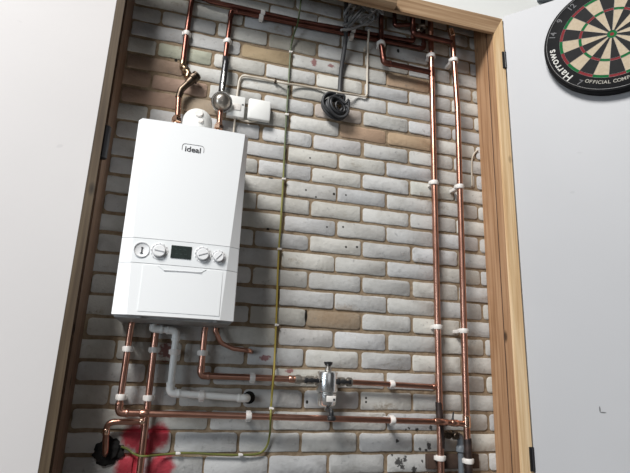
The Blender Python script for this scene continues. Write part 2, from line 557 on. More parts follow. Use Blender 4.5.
# rounded batten planted on the head, ending part way along
bm = bmesh.new()
pa = at(392.5, 5, -.19); pa.z = ztop(pa.x) - .006
P0 = Vector((XL + .004, -.172, ztop(XL) + .03)); P1 = Vector((.300, -.172, ztop(.30) + .03))
cs = []
L_ = (P1 - P0)
secs = [(-.03, .0125), (-.034, .004), (-.034, -.01), (-.028, -.022), (-.016, -.030), (-.002, -.033), (.006, -.03), (.006, .0125)]
ra = [bm.verts.new(P0 + Vector((0, s[0], s[1]))) for s in secs]; rb = [bm.verts.new(P1 + Vector((0, s[0], s[1]))) for s in secs]
bm.faces.new(ra); bm.faces.new(list(reversed(rb)))
for i in range(len(secs)): bm.faces.new((ra[i], rb[i], rb[(i + 1) % len(secs)], ra[(i + 1) % len(secs)]))
tag(make('timber_batten', bm, 'pine_h', None, True, angle=25), 'rounded pine batten on the left of the frame head, ending above the grey cables', 'batten')

# doors: leaf swings about a hinge line, u along the leaf, n its inner face
def door(name, hx, hy, phi, side, width, mat, z0, z1, lipping):
    u = Vector((side * math.cos(phi), -math.sin(phi), 0))
    n = Vector((-side * math.sin(phi), -math.cos(phi), 0))
    def P(s, z, off): return Vector((hx, hy, 0)) + u * s + n * off + Vector((0, 0, z))
    def slab(bm, s0, s1, o0, o1, za, zb):
        vs = [bm.verts.new(P(s, z, o)) for s in (s0, s1) for z in (za, zb) for o in (o0, o1)]
        for q in ((0, 1, 3, 2), (4, 6, 7, 5), (0, 2, 6, 4), (1, 5, 7, 3), (0, 4, 5, 1), (2, 3, 7, 6)):
            bm.faces.new([vs[i] for i in q])
    bm = bmesh.new()
    slab(bm, .0 if not lipping else .030, width, -.04, 0, z0, z1)
    d = struct(make(name, bm, mat, None, False))
    if lipping:
        bm = bmesh.new(); slab(bm, .002, .030, -.04, -.001, z0, z1)
        make('edge_lipping', bm, 'lipping', d, False)
    return d, P, slab, u, n

# right door, opened about 48 degrees past square-on
PHI_R = math.radians(48)
dr, PR, slabR, uR, nR = door('door_1', XR + W_ + .001, YF - .006, PHI_R, 1, .86, 'door_dimmed_r', .02, 3.076, False)
def hinge(dobj, x, y, zc, h, w=.012):
    bm = bmesh.new()
    cyl(bm, (x, y, zc - h / 2), (x, y, zc + h / 2), w / 2, 10)
    box2(bm, (x - .012, y + .001, zc - h / 2), (x + .004, y + .006, zc + h / 2))
    o = make('hinge', bm, 'hinge_black', dobj)
    o['label'] = 'black hinge'
    return o
for py0, py1 in ((53, 69), (447, 471)):
    xh = XR + W_ - .003
    za = at(506, py0, YF).z; zb = at(507 if py0 < 100 else 534, py1, YF).z
    hinge(dr, xh, YF - .006, (za + zb) / 2, abs(za - zb), .010)
# left door
PHI_L = math.radians(9)
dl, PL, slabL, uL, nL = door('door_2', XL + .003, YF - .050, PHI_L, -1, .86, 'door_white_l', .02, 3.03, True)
za, zb = at(104, 132, YF).z, at(98, 158, YF).z
hinge(dl, XL + .004, YF - .026, (za + zb) / 2, abs(za - zb) + .02, .030)
# dark box on the white wall above the right door
pb = at(540, 0, -.16)
bm = bmesh.new(); box2(bm, (pb.x - .018, -.20, pb.z - .012), (pb.x + .05, -.156, pb.z + .06), .004)
tag(make('wall_box', bm, 'grey_plastic'), 'small dark box on the white wall above the right door', 'box')

# ------------------------------------------------------------------ boiler
BX0, BX1, BZ0, BZ1, BYF = -.675, -.306, 1.557, 2.205, -.28
boiler = empty('boiler', ((BX0 + BX1) / 2, 0, BZ0), 'white wall-hung gas boiler with control dials on the grey brick wall', 'boiler')
bm = bmesh.new()
box2(bm, (BX0 + .004, -.225, BZ0 + .004), (BX1 - .004, -.001, BZ1 - .002), .004)
make('casing', bm, 'enamel_side', boiler)
# front cover: bowed panel with chamfers that widen downwards; lower part is the drop-down flap
ZF0, ZF1 = 1.718, 1.797          # fascia band
def cover(name, za, zb, mat, mi=None, yb=-.226, yf_off=0):
    bm = bmesh.new()
    rows = 4
    rings = []
    for i in range(rows + 1):
        z = za + (zb - za) * i / rows
        c = .046 - .032 * (z - BZ0) / (BZ1 - BZ0)
        ring = []
        n = 10
        sec = [(BX0, yb), (BX0, -.258), (BX0 + .002, -.262)]
        for k in range(n + 1):
            q = k / n
            x = BX0 + c + (BX1 - BX0 - 2 * c) * q
            sec.append((x, BYF + yf_off - .006 * (1 - (2 * q - 1) ** 2)))
        sec += [(BX1 - .002, -.262), (BX1, -.258), (BX1, yb)]
        rings.append([bm.verts.new((x, y, z)) for x, y in sec])
    m = len(rings[0])
    for i in range(rows):
        for k in range(m - 1):
            bm.faces.new((rings[i][k], rings[i][k + 1], rings[i + 1][k + 1], rings[i + 1][k]))
    bm.faces.new(rings[0]); bm.faces.new(list(reversed(rings[-1])))
    bm.faces.ensure_lookup_table()
    return make(name, bm, mat, boiler, True, angle=12)
cover('front_panel', ZF1 + .0015, BZ1, 'enamel')
cover('control_fascia', ZF0 + .0015, ZF1, 'fascia')
cover('lower_cover', BZ0 + .002, ZF0, 'enamel')
def byf(x):
    q = (x - (BX0 + .04)) / (BX1 - BX0 - .08)
    q = min(max(q, 0), 1)
    return BYF - .006 * (1 - (2 * q - 1) ** 2)
# flap: slightly proud plate in the lower cover with a recessed pull
fx0, fx1 = BX0 + .075, BX1 - .05
bm = bmesh.new()
vs = []
nn = 10
ft = [(fx0 + (fx1 - fx0) * k / nn) for k in range(nn + 1)]
topz = ZF0 - .004
A = [bm.verts.new((x, byf(x) - .0012, BZ0 + .014)) for x in ft]
cpl = []
for x in ft:
    z = topz
    cpl.append(bm.verts.new((x, byf(x) - .0012, z)))
A2 = [bm.verts.new((x, byf(x) + .002, BZ0 + .014)) for x in ft]
C2 = [bm.verts.new((x, byf(x) + .002, topz)) for x in ft]
for k in range(nn):
    bm.faces.new((A[k], A[k + 1], cpl[k + 1], cpl[k]))
    bm.faces.new((A[k], A2[k], A2[k + 1], A[k + 1]))
    bm.faces.new((cpl[k], cpl[k + 1], C2[k + 1], C2[k]))
bm.faces.new((A[0], cpl[0], C2[0], A2[0])); bm.faces.new((A[-1], A2[-1], C2[-1], cpl[-1]))
flap = make('flap', bm, 'enamel', boiler, True, angle=30)
bm = bmesh.new()
hc = (at(160, 267, -.285), at(203, 270, -.285))
hx0, hx1 = hc[0].x, hc[1].x
poly = [(hx0 - .008, topz), (hx1 + .010, topz), (hx1 - .004, topz - .010), (hx0 + .012, topz - .013)]
a = [bm.verts.new((x, byf(x) - .0026, z)) for x, z in poly]
b_ = [bm.verts.new((x, byf(x) - .0005, z)) for x, z in poly]
bm.faces.new(a)
for i in range(4): bm.faces.new((a[i], a[(i + 1) % 4], b_[(i + 1) % 4], b_[i]))
make('pull_recess', bm, 'fascia', flap, False)
bm = bmesh.new()
cyl(bm, (hx0 + .012, byf(hx0) - .004, topz - .0135), (hx1 - .004, byf(hx1) - .004, topz - .0105), .0009, 6)
make('pull_edge', bm, 'dial_rim', flap)
# bottom plate
bm = bmesh.new()
box2(bm, (BX0 + .006, -.246, BZ0 - .005), (BX1 - .006, -.012, BZ0 + .004), .002)
box2(bm, (BX0 + .075, -.262, BZ0 - .006), (BX0 + .087, -.24, BZ0 + .004), .002)
box2(bm, (BX1 - .065, -.262, BZ0 - .006), (BX1 - .053, -.24, BZ0 + .004), .002)
make('bottom_plate', bm, 'grey_metal', boiler)
# dials, gauge and display on the fascia
fd = Vector((0, -1, 0))
def dial(name, px, py, r, knob_r, line_ang, label=None):
    c = at(px, py, BYF - .004); c.y = byf(c.x)
    bm = bmesh.new()
    _lathe2(bm, c + Vector((0, .004, 0)), fd, [(0, r), (.0052, r), (.0060, r * .94), (.0052, r * .90), (.0050, .001)], 32, 0)
    d = make(name, bm, 'dial', boiler, True)
    bm = bmesh.new()
    if knob_r:
        _lathe2(bm, c + Vector((0, .002, 0)), fd, [(0, knob_r), (.012, knob_r * .94), (.0135, knob_r * .86), (.0135, .001)], 28, 0)
        k = make('knob', bm, 'dial', d)
        bm = bmesh.new()
        ca, sa = math.cos(line_ang), math.sin(line_ang)
        R_ = Matrix(((ca, 0, -sa), (0, 1, 0), (sa, 0, ca)))
        box(bm, c + Vector((0, -.0118, 0)), (knob_r * 1.5, .003, knob_r * .16), R_, .0004)
        make('pointer_rib', bm, 'dial_rim', d, False)
        bm = bmesh.new()
        _lathe2(bm, c + Vector((0, -.0003, 0)), fd, [(0, knob_r * 1.10), (.0022, knob_r * 1.10), (.0022, knob_r), (0, knob_r)], 32)
        for k_ in range(11):
            an = math.radians(-50 + k_ * 28)
            p = c + Vector((math.cos(an) * r * .93, -.0026, math.sin(an) * r * .93))
            box(bm, p, (r * .10, .0008, r * .10), None)
        make('scale_marks', bm, 'dial_rim', d, False)
    else:
        _lathe2(bm, c + Vector((0, -.0003, 0)), fd, [(0, r * 1.03), (.003, r * 1.03), (.003, r * .92), (0, r * .92)], 32)
        make('bezel', bm, 'dial_rim', d)
        bm = bmesh.new()
        box(bm, c + Vector((0, -.0028, -.002)), (.0028, .0012, r * .85), None)
        box(bm, c + Vector((.0, -.0028, r * .3)), (.0065, .0012, .0022), None)
        box(bm, c + Vector((.0, -.0028, -r * .45)), (.009, .0012, .0022), None)
        make('needle', bm, 'ink', d, False)
    return d
dial('pressure_gauge', 141.8, 249.6, .0235, 0, 0)
dial('control_dial', 159.4, 251.3, .0265, .0195, -.15)
dial('control_dial', 202.8, 254.8, .0265, .0195, .35)
dial('control_dial', 218.6, 256.9, .0225, .0170, .85)
c0, c1 = at(171.4, 247.4, BYF), at(190.8, 258, BYF)
cz = (c0.z + c1.z) / 2
hz = .0205
bm = bmesh.new()
cxm = (c0.x + c1.x) / 2
box2(bm, (c0.x, byf(cxm) - .0025, cz - hz), (c1.x, byf(cxm) + .004, cz + hz), .001)
scr = make('display', bm, 'screen', boiler, False)
bm = bmesh.new()
for i in range(3):
    for j in range(2):
        box(bm, (c0.x + .014 + i * .014 + (.004 if j else 0), byf(cxm) - .0027, cz + .008 - j * .015), (.008, .0008, .0035))
make('display_segments', bm, 'screen_text', scr, False)
# logo lettering in a bracket outline
lc = at(193, 149.2, BYF - .005)
RXM = Matrix(((1, 0, 0), (0, 0, -1), (0, 1, 0))).to_4x4()   # text plane -> wall plane facing the room
lo = text_obj('logo', [('ideal', .0265, Matrix.Translation((lc.x, BYF - .0066, lc.z - .003)) @ RXM @ Matrix.Diagonal((1.1, 1, 1, 1)), .0005)], 'ink', boiler)
bm = bmesh.new()
w2, h2, cr = .0355, .0155, .010
out = []
for cx_, cz_, a0 in ((w2 - cr, h2 - cr, 0), (-(w2 - cr), h2 - cr, 90)):
    for s in range(6):
        a = math.radians(a0 + s * 18)
        out.append(Vector((lc.x + cx_ + cr * math.cos(a), BYF - .0066, lc.z + cz_ + cr * math.sin(a))))
out = [Vector((lc.x + w2, BYF - .0066, lc.z - .008))] + out + [Vector((lc.x - w2, BYF - .0066, lc.z - .008))]
tube(bm, out, .00055, 6)
make('logo_outline', bm, 'ink', boiler)
# flue elbow on top
fc = at(197.5, 122.5, -.14)
bm = bmesh.new()
R0 = .054
prof = [(BZ1 - fc.z - .03, R0)] if False else []
base = Vector((fc.x, fc.y, BZ1 - .004))
hh = fc.z - BZ1 + .004
prof = [(0, R0 * 1.04), (.012, R0 * 1.04), (.014, R0)]
for i in range(9):
    a = math.pi / 2 * i / 8
    prof.append((hh + R0 * math.sin(a) * .92, R0 * math.cos(a)))
_lathe2(bm, base, Vector((0, 0, 1)), prof, 32, 0)
cyl(bm, (fc.x, fc.y, fc.z), (fc.x, .0, fc.z), R0 * .94, 28)
fl = make('flue_elbow', bm, 'white_plastic', boiler)
for px, py, r in ((198.6, 115.2, .0165), (200.0, 122.3, .011)):
    bm = bmesh.new()
    p = at(px, py, fc.y - R0 * .8)
    cyl(bm, p + Vector((0, .02, -.004)), p + Vector((0, -.012, .004)), r, 20)
    make('sampling_cap', bm, 'clip_white', fl)

# ------------------------------------------------------------------ pipes
def run(name, label, cat, P, r, mat, bends=None, elbows=(), couplings=(), group=None, bend_r=None, emat=None, cmat='solder', seg=16):
    """one pipe run: tube with its soldered elbows and couplings as parts"""
    P = [Vector(p) for p in P]
    root = empty(name, P[-1] if P[-1].z < P[0].z else P[0], label, cat, group)
    bm = bmesh.new()
    tube(bm, fillet(P, bend_r or r * 1.9), r, seg)
    make('tube', bm, mat, root)
    for i in elbows:
        a, b, c = P[i - 1], P[i], P[i + 1]
        u = (a - b).normalized(); v = (c - b).normalized()
        L = r * 2.9
        bm = bmesh.new()
        Q = fillet([b + u * min(L, (a - b).length * .6), b, b + v * min(L, (c - b).length * .6)], r * 1.9, 8)
        tube(bm, Q, r * 1.17, seg)
        # rolled collars
        for d in (u, v):
            tube(bm, [b + d * (L * .72), b + d * (L * .80), b + d * (L * .9), b + d * L], [r * 1.17, r * 1.27, r * 1.27, r * 1.17], seg)
        make('elbow', bm, emat or mat, root)
    for (i, t, ln) in couplings:
        a, b = P[i], P[i + 1]
        d = (b - a).normalized(); p = a.lerp(b, t)
        bm = bmesh.new()
        tube(bm, [p - d * ln / 2, p - d * (ln / 2 - .002), p + d * (ln / 2 - .002), p + d * ln / 2], [r * 1.05, r * 1.2, r * 1.2, r * 1.05], seg)
        make('coupling', bm, cmat, root)
    return root

def down_to(p, z, dx=0.0):
    return Vector((p.x + dx, p.y, z))

YA, YB, YT, YH = -.041, -.069, -.041, -.0165
# right-hand pair of risers
pA = pts(YA, (431, 42), (436.3, 270), (440.3, 440))
run('copper_pipe', 'left one of the two tall copper risers at the right, with three white clips', 'pipe',
    [Vector((pA[0].x, YA, 3.34)), pA[0], pA[1], pA[2], Vector((pA[2].x, YA, .001))], .0130, 'copper', couplings=[(1, .15, .05)], cmat='copper_dark')
xa = lambda z: None
# blackened lower end of that riser
pq = pts(YA, (438.7, 402), (441, 436))
bm = bmesh.new(); tube(bm, [pq[0], pq[0].lerp(pq[1], .05), pq[1], Vector((pq[1].x, YA, 1.145))], [.0132, .0139, .0139, .0134], 16)
rA = [o for o in COL.objects if o.name == 'copper_pipe'][0]
sl = make('tarnished_sleeve', bm, 'copper_black', rA); sl['label'] = 'blackened section'
pB = pts(YB, (452.3, 37), (457.5, 110), (462.3, 270), (466.6, 424))
topB = pB[0]
pBt = pts(YB, (413.2, 33.5), (411.5, 12))
run('copper_pipe', 'rightmost tall copper riser, nearest the right pine jamb', 'pipe',
    [topB + Vector((-.008, 0, .035)), topB, pB[1], pB[2], pB[3], Vector((pB[3].x + .004, YB, .001))], .0130, 'copper', couplings=[(0, .4, .04), (3, .985, .045)])
rB = [o for o in COL.objects if o.name.startswith('copper_pipe')][-1]
pq = pts(YB, (467.6, 438))[0]
bm = bmesh.new(); tube(bm, [pq, pq + Vector((0, 0, -.006)), Vector((pq.x, YB, 1.12)), Vector((pq.x, YB, .9))], [.0132, .0150, .0150, .0138], 16)
sl = make('tarnished_sleeve', bm, 'copper_black', rB); sl['label'] = 'blackened section'
pe = pts(YB, (453.5, 43))[0]
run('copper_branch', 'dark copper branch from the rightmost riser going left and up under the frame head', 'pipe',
    [pe, pBt[0], Vector((pBt[1].x, YB, 3.34))], .0118, 'copper_dark', elbows=(1,), emat='copper_dark')
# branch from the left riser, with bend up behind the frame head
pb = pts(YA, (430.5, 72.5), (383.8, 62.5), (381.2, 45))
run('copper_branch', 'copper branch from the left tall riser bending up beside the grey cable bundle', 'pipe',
    [pb[0], pb[1], pb[2], Vector((pb[2].x - .004, YA, 3.34))], .0122, 'copper_dark', elbows=(1,))
# two long pipes across the top of the wall
pu = pts(YH, (413, 41.5), (300, 21.5), (211, 1.5))
upp_left = at(192.6, -6, YH)
dpl = pts(YH, (186.5, 34), (182.5, 66))
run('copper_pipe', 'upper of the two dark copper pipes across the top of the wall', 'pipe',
    [Vector((pu[0].x, YH, 3.34)), pu[0], pu[1], pu[2], upp_left, dpl[0], dpl[1]], .0108, 'copper_dark', elbows=(1, 4))
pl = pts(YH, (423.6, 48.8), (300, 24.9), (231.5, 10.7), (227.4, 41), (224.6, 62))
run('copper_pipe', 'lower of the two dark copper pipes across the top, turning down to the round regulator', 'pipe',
    [Vector((pl[0].x, YH, 3.34)), pl[0], pl[1], pl[2], pl[3], pl[4]], .0104, 'copper_dark', elbows=(1, 3))
ps = pts(-.03, (394.2, 12), (394.6, 25.5), (408, 27.5))
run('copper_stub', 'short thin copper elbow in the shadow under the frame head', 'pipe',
    [Vector((ps[0].x, -.03, 3.34)), ps[1], ps[2] + Vector((0, -.02, 0))], .0095, 'copper_dark', elbows=(1,), emat='copper_dark')
# grey fitting under the head
gf = pts(-.045, (418.5, 28.5), (424.5, 27))
bm = bmesh.new()
tube(bm, fillet([gf[0] + Vector((0, 0, -.012)), gf[0] + Vector((.002, 0, .016)), gf[1] + Vector((0, 0, .012)), gf[1] + Vector((.002, .03, -.004))], .012), .0085, 12)
cyl(bm, gf[0] + Vector((0, .0, -.022)), gf[0] + Vector((0, 0, -.008)), .013, 6)
cyl(bm, gf[1] + Vector((0, .045, .0)), gf[1] + Vector((0, .0, .0)), .008, 12)
tag(make('pipe_fitting', bm, 'nickel'), 'small grey metal fitting in the shadow between the pipes under the frame head', 'fitting')

# brass filling valve on the left vertical pipe, then copper down to the boiler
pv = pts(-.035, (182.6, 66), (188.6, 73.5), (196.5, 75.5), (184.5, 86.5), (179.8, 91), (177.6, 119))
vb = empty('brass_valve', pv[4], 'dark brass angled valve on the pipe above the left end of the boiler', 'valve')
bm = bmesh.new()
pv0 = dpl[1].copy()
tube(bm, fillet([pv0 + Vector((0, 0, .02)), pv0, pv[1], pv[1].lerp(pv[3], .3)], .012), .0125, 14)
for q in (.12, .62):
    p = pv0.lerp(pv[1], q); d = (pv[1] - pv0).normalized()
    cyl(bm, p - d * .007, p + d * .007, .0165, 6)
make('inlet', bm, 'brass', vb)
bm = bmesh.new()
d = (pv[3] - pv[2]).normalized()
_lathe2(bm, pv[2] - d * .006, d, [(0, .012), (.002, .019), (.010, .0195), (.011, .016), (.016, .016), (.017, .0215), (.032, .0215), (.034, .0165), (.052, .0155), (.06, .014)], 18)
tube(bm, fillet([pv[2].lerp(pv[3], .5), pv[4] + Vector((.004, 0, .006)), pv[4] + Vector((-.002, 0, -.03))], .014), .0128, 14)
make('body', bm, 'brass_dark', vb)
run('copper_pipe', 'short copper pipe between the brass valve and the left end of the boiler top', 'pipe',
    [pv[4] + Vector((-.002, 0, -.015)), pv[5], Vector((pv[5].x - .006, pv[5].y, BZ1 + .001))], .0108, 'copper')
def nut(px, py, Y, label):
    p = at(px, py, Y)
    bm = bmesh.new()
    _lathe2(bm, p + Vector((0, 0, -.016)), Vector((0, 0, 1)), [(0, .019), (.002, .0205), (.016, .0205), (.019, .0165), (.028, .0135)], 6)
    _lathe2(bm, p + Vector((0, 0, -.05)), Vector((0, 0, 1)), [(0, .012), (.034, .012)], 12)
    return tag(make('compression_nut', bm, 'solder', None, True, angle=20), label, 'nut', 'brass nuts on the boiler top')
nut(176.6, 118.8, -.035, 'shiny brass nut at the left end of the boiler top')
nut(219.0, 126.2, -.035, 'shiny brass nut on the boiler top below the round regulator')

# pressure regulator: dark sleeve, round knob, pipe into the boiler
pr_ = pts(-.035, (226.2, 60), (221.6, 91), (221.2, 102.5), (219.2, 126))
rg = empty('pressure_regulator', pr_[2], 'round silver regulator on the dark pipe above the right end of the boiler', 'regulator')
bm = bmesh.new()
tube(bm, [pl[4] + Vector((.0, -.0, .02)), pl[4].lerp(pr_[0], .8) + Vector((0, 0, 0)), pr_[0].lerp(pr_[1], .1), pr_[1]], [.0112, .0140, .0145, .0130], 16)
make('sleeve', bm, 'dark_sleeve', rg)
bm = bmesh.new()
tube(bm, [pr_[0].lerp(pr_[1], .45) + Vector((-.002, -.014, 0)), pr_[1] + Vector((0, -.014, -.01))], .0052, 10)
make('chrome_spindle', bm, 'chrome', rg)
k = pr_[2] + Vector((0, 0, 0))
ax = Vector((.12, -1, -.38)).normalized()
bm = bmesh.new()
_lathe2(bm, k - ax * .02, ax, [(0, .020), (.004, .036), (.022, .040), (.030, .0415), (.034, .040), (.035, .035)], 32)
make('body', bm, 'brass_dark', rg)
bm = bmesh.new()
_lathe2(bm, k + ax * .015, ax, [(0, .034), (.008, .033), (.020, .027), (.026, .018), (.027, .004), (.029, .003), (.029, .001)], 32)
make('silver_cap', bm, 'nickel', rg)
bm = bmesh.new()
_lathe2(bm, k + ax * .012, ax, [(0, .0425), (.004, .0430), (.006, .0415), (.004, .036), (0, .036)], 32)
make('chrome_ring', bm, 'chrome', rg)
run('copper_pipe', 'short copper pipe below the round regulator running into the boiler top', 'pipe',
    [k + Vector((0, 0, -.03)), pr_[3], Vector((pr_[3].x - .004, pr_[3].y, BZ1 + .001))], .0108, 'copper')

# pipes below the boiler
YL = -.069
p1 = pts(YL, (130.3, 330), (118.3, 412.5))
lowp = pts(YL, (118.3, 412.8), (180, 414.2), (330, 418.6), (440, 421.8), (466.0, 424))
run('copper_pipe', 'leftmost copper pipe under the boiler, turning right into the long pipe across the lower wall', 'pipe',
    [Vector((p1[0].x + .002, YL, BZ0 - .006)), p1[0], lowp[0], lowp[1], lowp[2], lowp[3], lowp[4]], .0108, 'copper', elbows=(2,),
    couplings=[(2, .42, .03), (5, .02, .055), (5, .55, .03)], cmat='copper')
p2 = pts(-.034, (156.0, 330), (146.6, 414), (139.6, 473))
run('copper_pipe', 'straight vertical copper pipe second from left under the boiler, down past the red spray paint', 'pipe',
    [Vector((p2[0].x + .002, -.034, BZ0 - .006)), p2[0], p2[1], p2[2], Vector((p2[2].x - .004, -.034, .001))], .0112, 'copper')
p2b = pts(-.034, (145.2, 421.5), (113, 422), (107.5, 431), (105.5, 450))
run('copper_branch', 'small copper branch bending left and down into the black foam hole', 'pipe',
    [p2b[0], p2b[1] + Vector((-.02, 0, 0)), p2b[3] + Vector((0, -.0, 0.0)), p2b[3] + Vector((-.002, .030, -.02))], .0098, 'copper', bend_r=.026, couplings=[(0, .06, .02), (1, .35, .018)])
p3 = pts(-.034, (204.6, 332), (200.6, 375.6), (296, 379.2))
run('copper_pipe', 'copper pipe from under the boiler that bends right to the chrome filter', 'pipe',
    [Vector((p3[0].x + .002, -.034, BZ0 - .006)), p3[0], p3[1], p3[2]], .0110, 'copper', elbows=(2,), couplings=[(2, .96, .028)], cmat='copper')
p3r = pts(-.034, (350, 382), (438.5, 387))
run('copper_pipe', 'copper pipe from the right side of the chrome filter to the left tall riser', 'pipe',
    [p3r[0], p3r[1]], .0098, 'copper', couplings=[(0, .97, .03)], cmat='copper')
p4 = pts(-.034, (215.3, 331), (221, 343), (233, 348.5), (249.5, 350.8))
run('copper_stub', 'thin bent copper pipe from the right end of the boiler into the wall', 'pipe',
    [Vector((p4[0].x, -.034, BZ0 - .006)), p4[0], p4[1], p4[2], p4[3] + Vector((0, .0, 0)), p4[3] + Vector((.012, .036, -.003))], .0085, 'copper', bend_r=.03)
# white condensate pipe
pw = pts(-.05, (153, 328.6), (176.6, 331.0), (169.8, 392.8), (247, 398.6))
run('plastic_pipe', 'white plastic condensate pipe stepping down under the boiler and right into the wall', 'pipe',
    [Vector((pw[0].x - .001, -.05, BZ0 - .006)), pw[0], pw[1], pw[2], pw[3], pw[3] + Vector((.004, .052, .0))], .0118, 'white_plastic', elbows=(1, 2, 3, 4), emat='white_plastic')
bm = bmesh.new()
p = at(249, 397.5, -.001)
_lathe2(bm, Vector((p.x, -.0005, p.z)), Vector((0, -1, 0)), [(0, .024), (.0015, .022), (.002, .001)], 18)
tag(make('wall_hole', bm, 'hole'), 'dark hole in the brick where the white plastic pipe ends', 'hole')
# black foam round the small branch
bm = bmesh.new()
p = at(108.5, 451.5, -.005)
bmesh.ops.create_icosphere(bm, subdivisions=4, radius=1)
rg_ = random.Random(5)
from mathutils import noise as mn
for v in bm.verts:
    c = v.co.copy()
    w = 1 + .35 * mn.noise(c * 2.3) + .15 * mn.noise(c * 6)
    v.co = Vector((c.x * .044 * w, c.y * .014 * w, c.z * .042 * w)) + Vector((p.x, -.002, p.z))
tag(make('foam_plug', bm, 'black_foam'), 'ragged black foam plug around the small branch pipe at lower left', 'foam')

# ------------------------------------------------------------------ chrome filter with isolating valves
FY = -.046
fx = at(327, 390, FY)
flt = empty('magnetic_filter', at(327.5, 411, FY), 'chrome cylindrical filter with black top cap between the copper pipes', 'filter')
ftop, fmid, fwaist, fbot = at(328, 371, FY).z, at(327, 390, FY).z, at(327, 393, FY).z, at(327, 407, FY).z
fx_ = fx.x
bm = bmesh.new()
_lathe2(bm, Vector((fx_, FY, fwaist)), Vector((0, 0, 1)), [(0, .027), (.004, .038), (.010, .040), (ftop - fwaist - .012, .040), (ftop - fwaist - .004, .038), (ftop - fwaist, .030)], 32)
make('upper_body', bm, 'chrome', flt)
bm = bmesh.new()
_lathe2(bm, Vector((fx_, FY, fbot)), Vector((0, 0, 1)), [(0, .012), (.003, .028), (.010, .034), (fwaist - fbot - .012, .036), (fwaist - fbot - .003, .037), (fwaist - fbot + .002, .029)], 32)
make('lower_body', bm, 'chrome', flt)
bm = bmesh.new()
_lathe2(bm, Vector((fx_ + .002, FY, ftop - .002)), Vector((0, 0, 1)), [(0, .013), (.012, .013), (.014, .010), (.020, .010)], 20)
make('neck', bm, 'nickel', flt)
bm = bmesh.new()
_lathe2(bm, Vector((fx_ + .002, FY, ftop + .016)), Vector((0, 0, 1)), [(0, .007), (.006, .013), (.013, .0165), (.017, .0165), (.018, .001)], 16)
make('top_cap', bm, 'black', flt)
bm = bmesh.new()
box(bm, (fx_ + .006, FY - .035, (fwaist + fbot) / 2 + .006), (.036, .005, .022), None, .003)
make('label_plate', bm, 'clip_white', flt)
bm = bmesh.new()
box(bm, (fx_ + .016, FY - .038, (fwaist + fbot) / 2 + .004), (.007, .002, .007), None)
make('screw', bm, 'ink', flt, False)
bm = bmesh.new()
dp0 = Vector((fx_, FY, fbot + .004)); dp1 = Vector((fx_ + .001, FY - .002, fbot - .012)); dp2 = Vector((fx_ + .001, FY - .059, fbot - .034))
tube(bm, [dp0, dp1], .010, 14)
make('drain_stem', bm, 'nickel', flt)
bm = bmesh.new()
tube(bm, fillet([dp1 + Vector((0, 0, .004)), dp1 + Vector((0, -.057, .003)), dp2], .01), .008, 12)
d = (dp2 - dp1).normalized()
_lathe2(bm, dp2 - Vector((0, 0, -.010)), Vector((0, 0, -1)), [(0, .010), (.004, .0155), (.012, .0165), (.017, .013), (.018, .002)], 16)
make('drain_cock', bm, 'black', flt)
def iso_valve(px0, px1, py, label, flip):
    a = at(px0, py[0], FY); b = at(px1, py[1], FY)
    d = (b - a).normalized(); L = (b - a).length
    root = empty('isolating_valve', a.lerp(b, .5), label, 'valve', 'isolating valves of the filter')
    bm = bmesh.new()
    _lathe2(bm, a, d, [(0, .013), (.003, .0165), (.02, .0165), (.022, .011), (L * .42, .012), (L * .45, .0155), (L * .72, .0155), (L * .75, .011), (L * .80, .011), (L * .82, .017), (L, .017)], 8)
    make('body', bm, 'nickel', root, True, angle=25)
    c = a.lerp(b, .58)
    bm = bmesh.new()
    cyl(bm, c + Vector((0, -.012, 0)), c + Vector((0, -.030, 0)), .0085, 12)
    box(bm, c + Vector((0, -.030, 0)), (.046, .007, .012), None, .003)
    box(bm, c + Vector((-.022, -.028, .0)), (.014, .011, .020), None, .004)
    box(bm, c + Vector((.022, -.028, .0)), (.012, .010, .016), None, .004)
    make('lever', bm, 'black', root)
iso_valve(295, 320.5, (379.2, 380.8), 'nickel isolating valve with black lever on the left of the chrome filter', 1)
iso_valve(352, 334.5, (382.2, 381), 'nickel isolating valve with black lever on the right of the chrome filter', -1)

# ------------------------------------------------------------------ bottom right: dark board, grey pipe and valve
b0, b1 = at(424.5, 453.5, 0), at(476.5, 467.5, 0)
bm = bmesh.new()
box2(bm, (b0.x, -.022, b1.z), (b1.x, -.0025, b0.z), .003)
tag(make('backing_board', bm, 'dark_wood'), 'dark brown board on the wall behind the lower ends of the two tall risers', 'board')
YG = -.034
pg = pts(YG, (443, 434.2), (459.6, 436), (460.6, 449))
gp = empty('plastic_pipe', Vector((pg[2].x, YG, .001)), 'grey plastic pipe with a nut going down between the two tall risers', 'pipe')
bm = bmesh.new(); tube(bm, [pg[2] + Vector((0, 0, .02)), Vector((pg[2].x + .004, YG, .001))], .0115, 16); make('tube', bm, 'grey_plastic', gp)
bm = bmesh.new()
tube(bm, fillet([pg[1] + Vector((-.02, 0, .002)), pg[1] + Vector((.004, 0, 0)), pg[2] + Vector((0, 0, .005))], .014), .0125, 16)
make('elbow', bm, 'grey_plastic', gp)
bm = bmesh.new()
_lathe2(bm, pg[2] + Vector((0, 0, -.012)), Vector((0, 0, 1)), [(0, .015), (.003, .018), (.022, .018), (.026, .0145)], 8); make('nut', bm, 'grey_plastic', gp)
tv = empty('drain_valve', pg[0], 'tarnished metal valve between the left tall riser and the grey plastic pipe', 'valve')
bm = bmesh.new()
a, b = pg[0], pg[1] + Vector((-.012, 0, .002)); d = (b - a).normalized(); L = (b - a).length
_lathe2(bm, a, d, [(0, .011), (.012, .011), (.014, .0155), (.03, .0155), (.032, .010), (L - .018, .010), (L - .016, .016), (L, .016)], 10)
make('body', bm, 'brass_dark', tv, True, angle=25)
bm = bmesh.new()
cyl(bm, a.lerp(b, .72) + Vector((0, -.006, 0)), a.lerp(b, .72) + Vector((0, -.030, 0)), .012, 14)
make('spindle_cap', bm, 'brass_dark', tv)
bm = bmesh.new()
pt_ = at(452.5, 420, YB); 
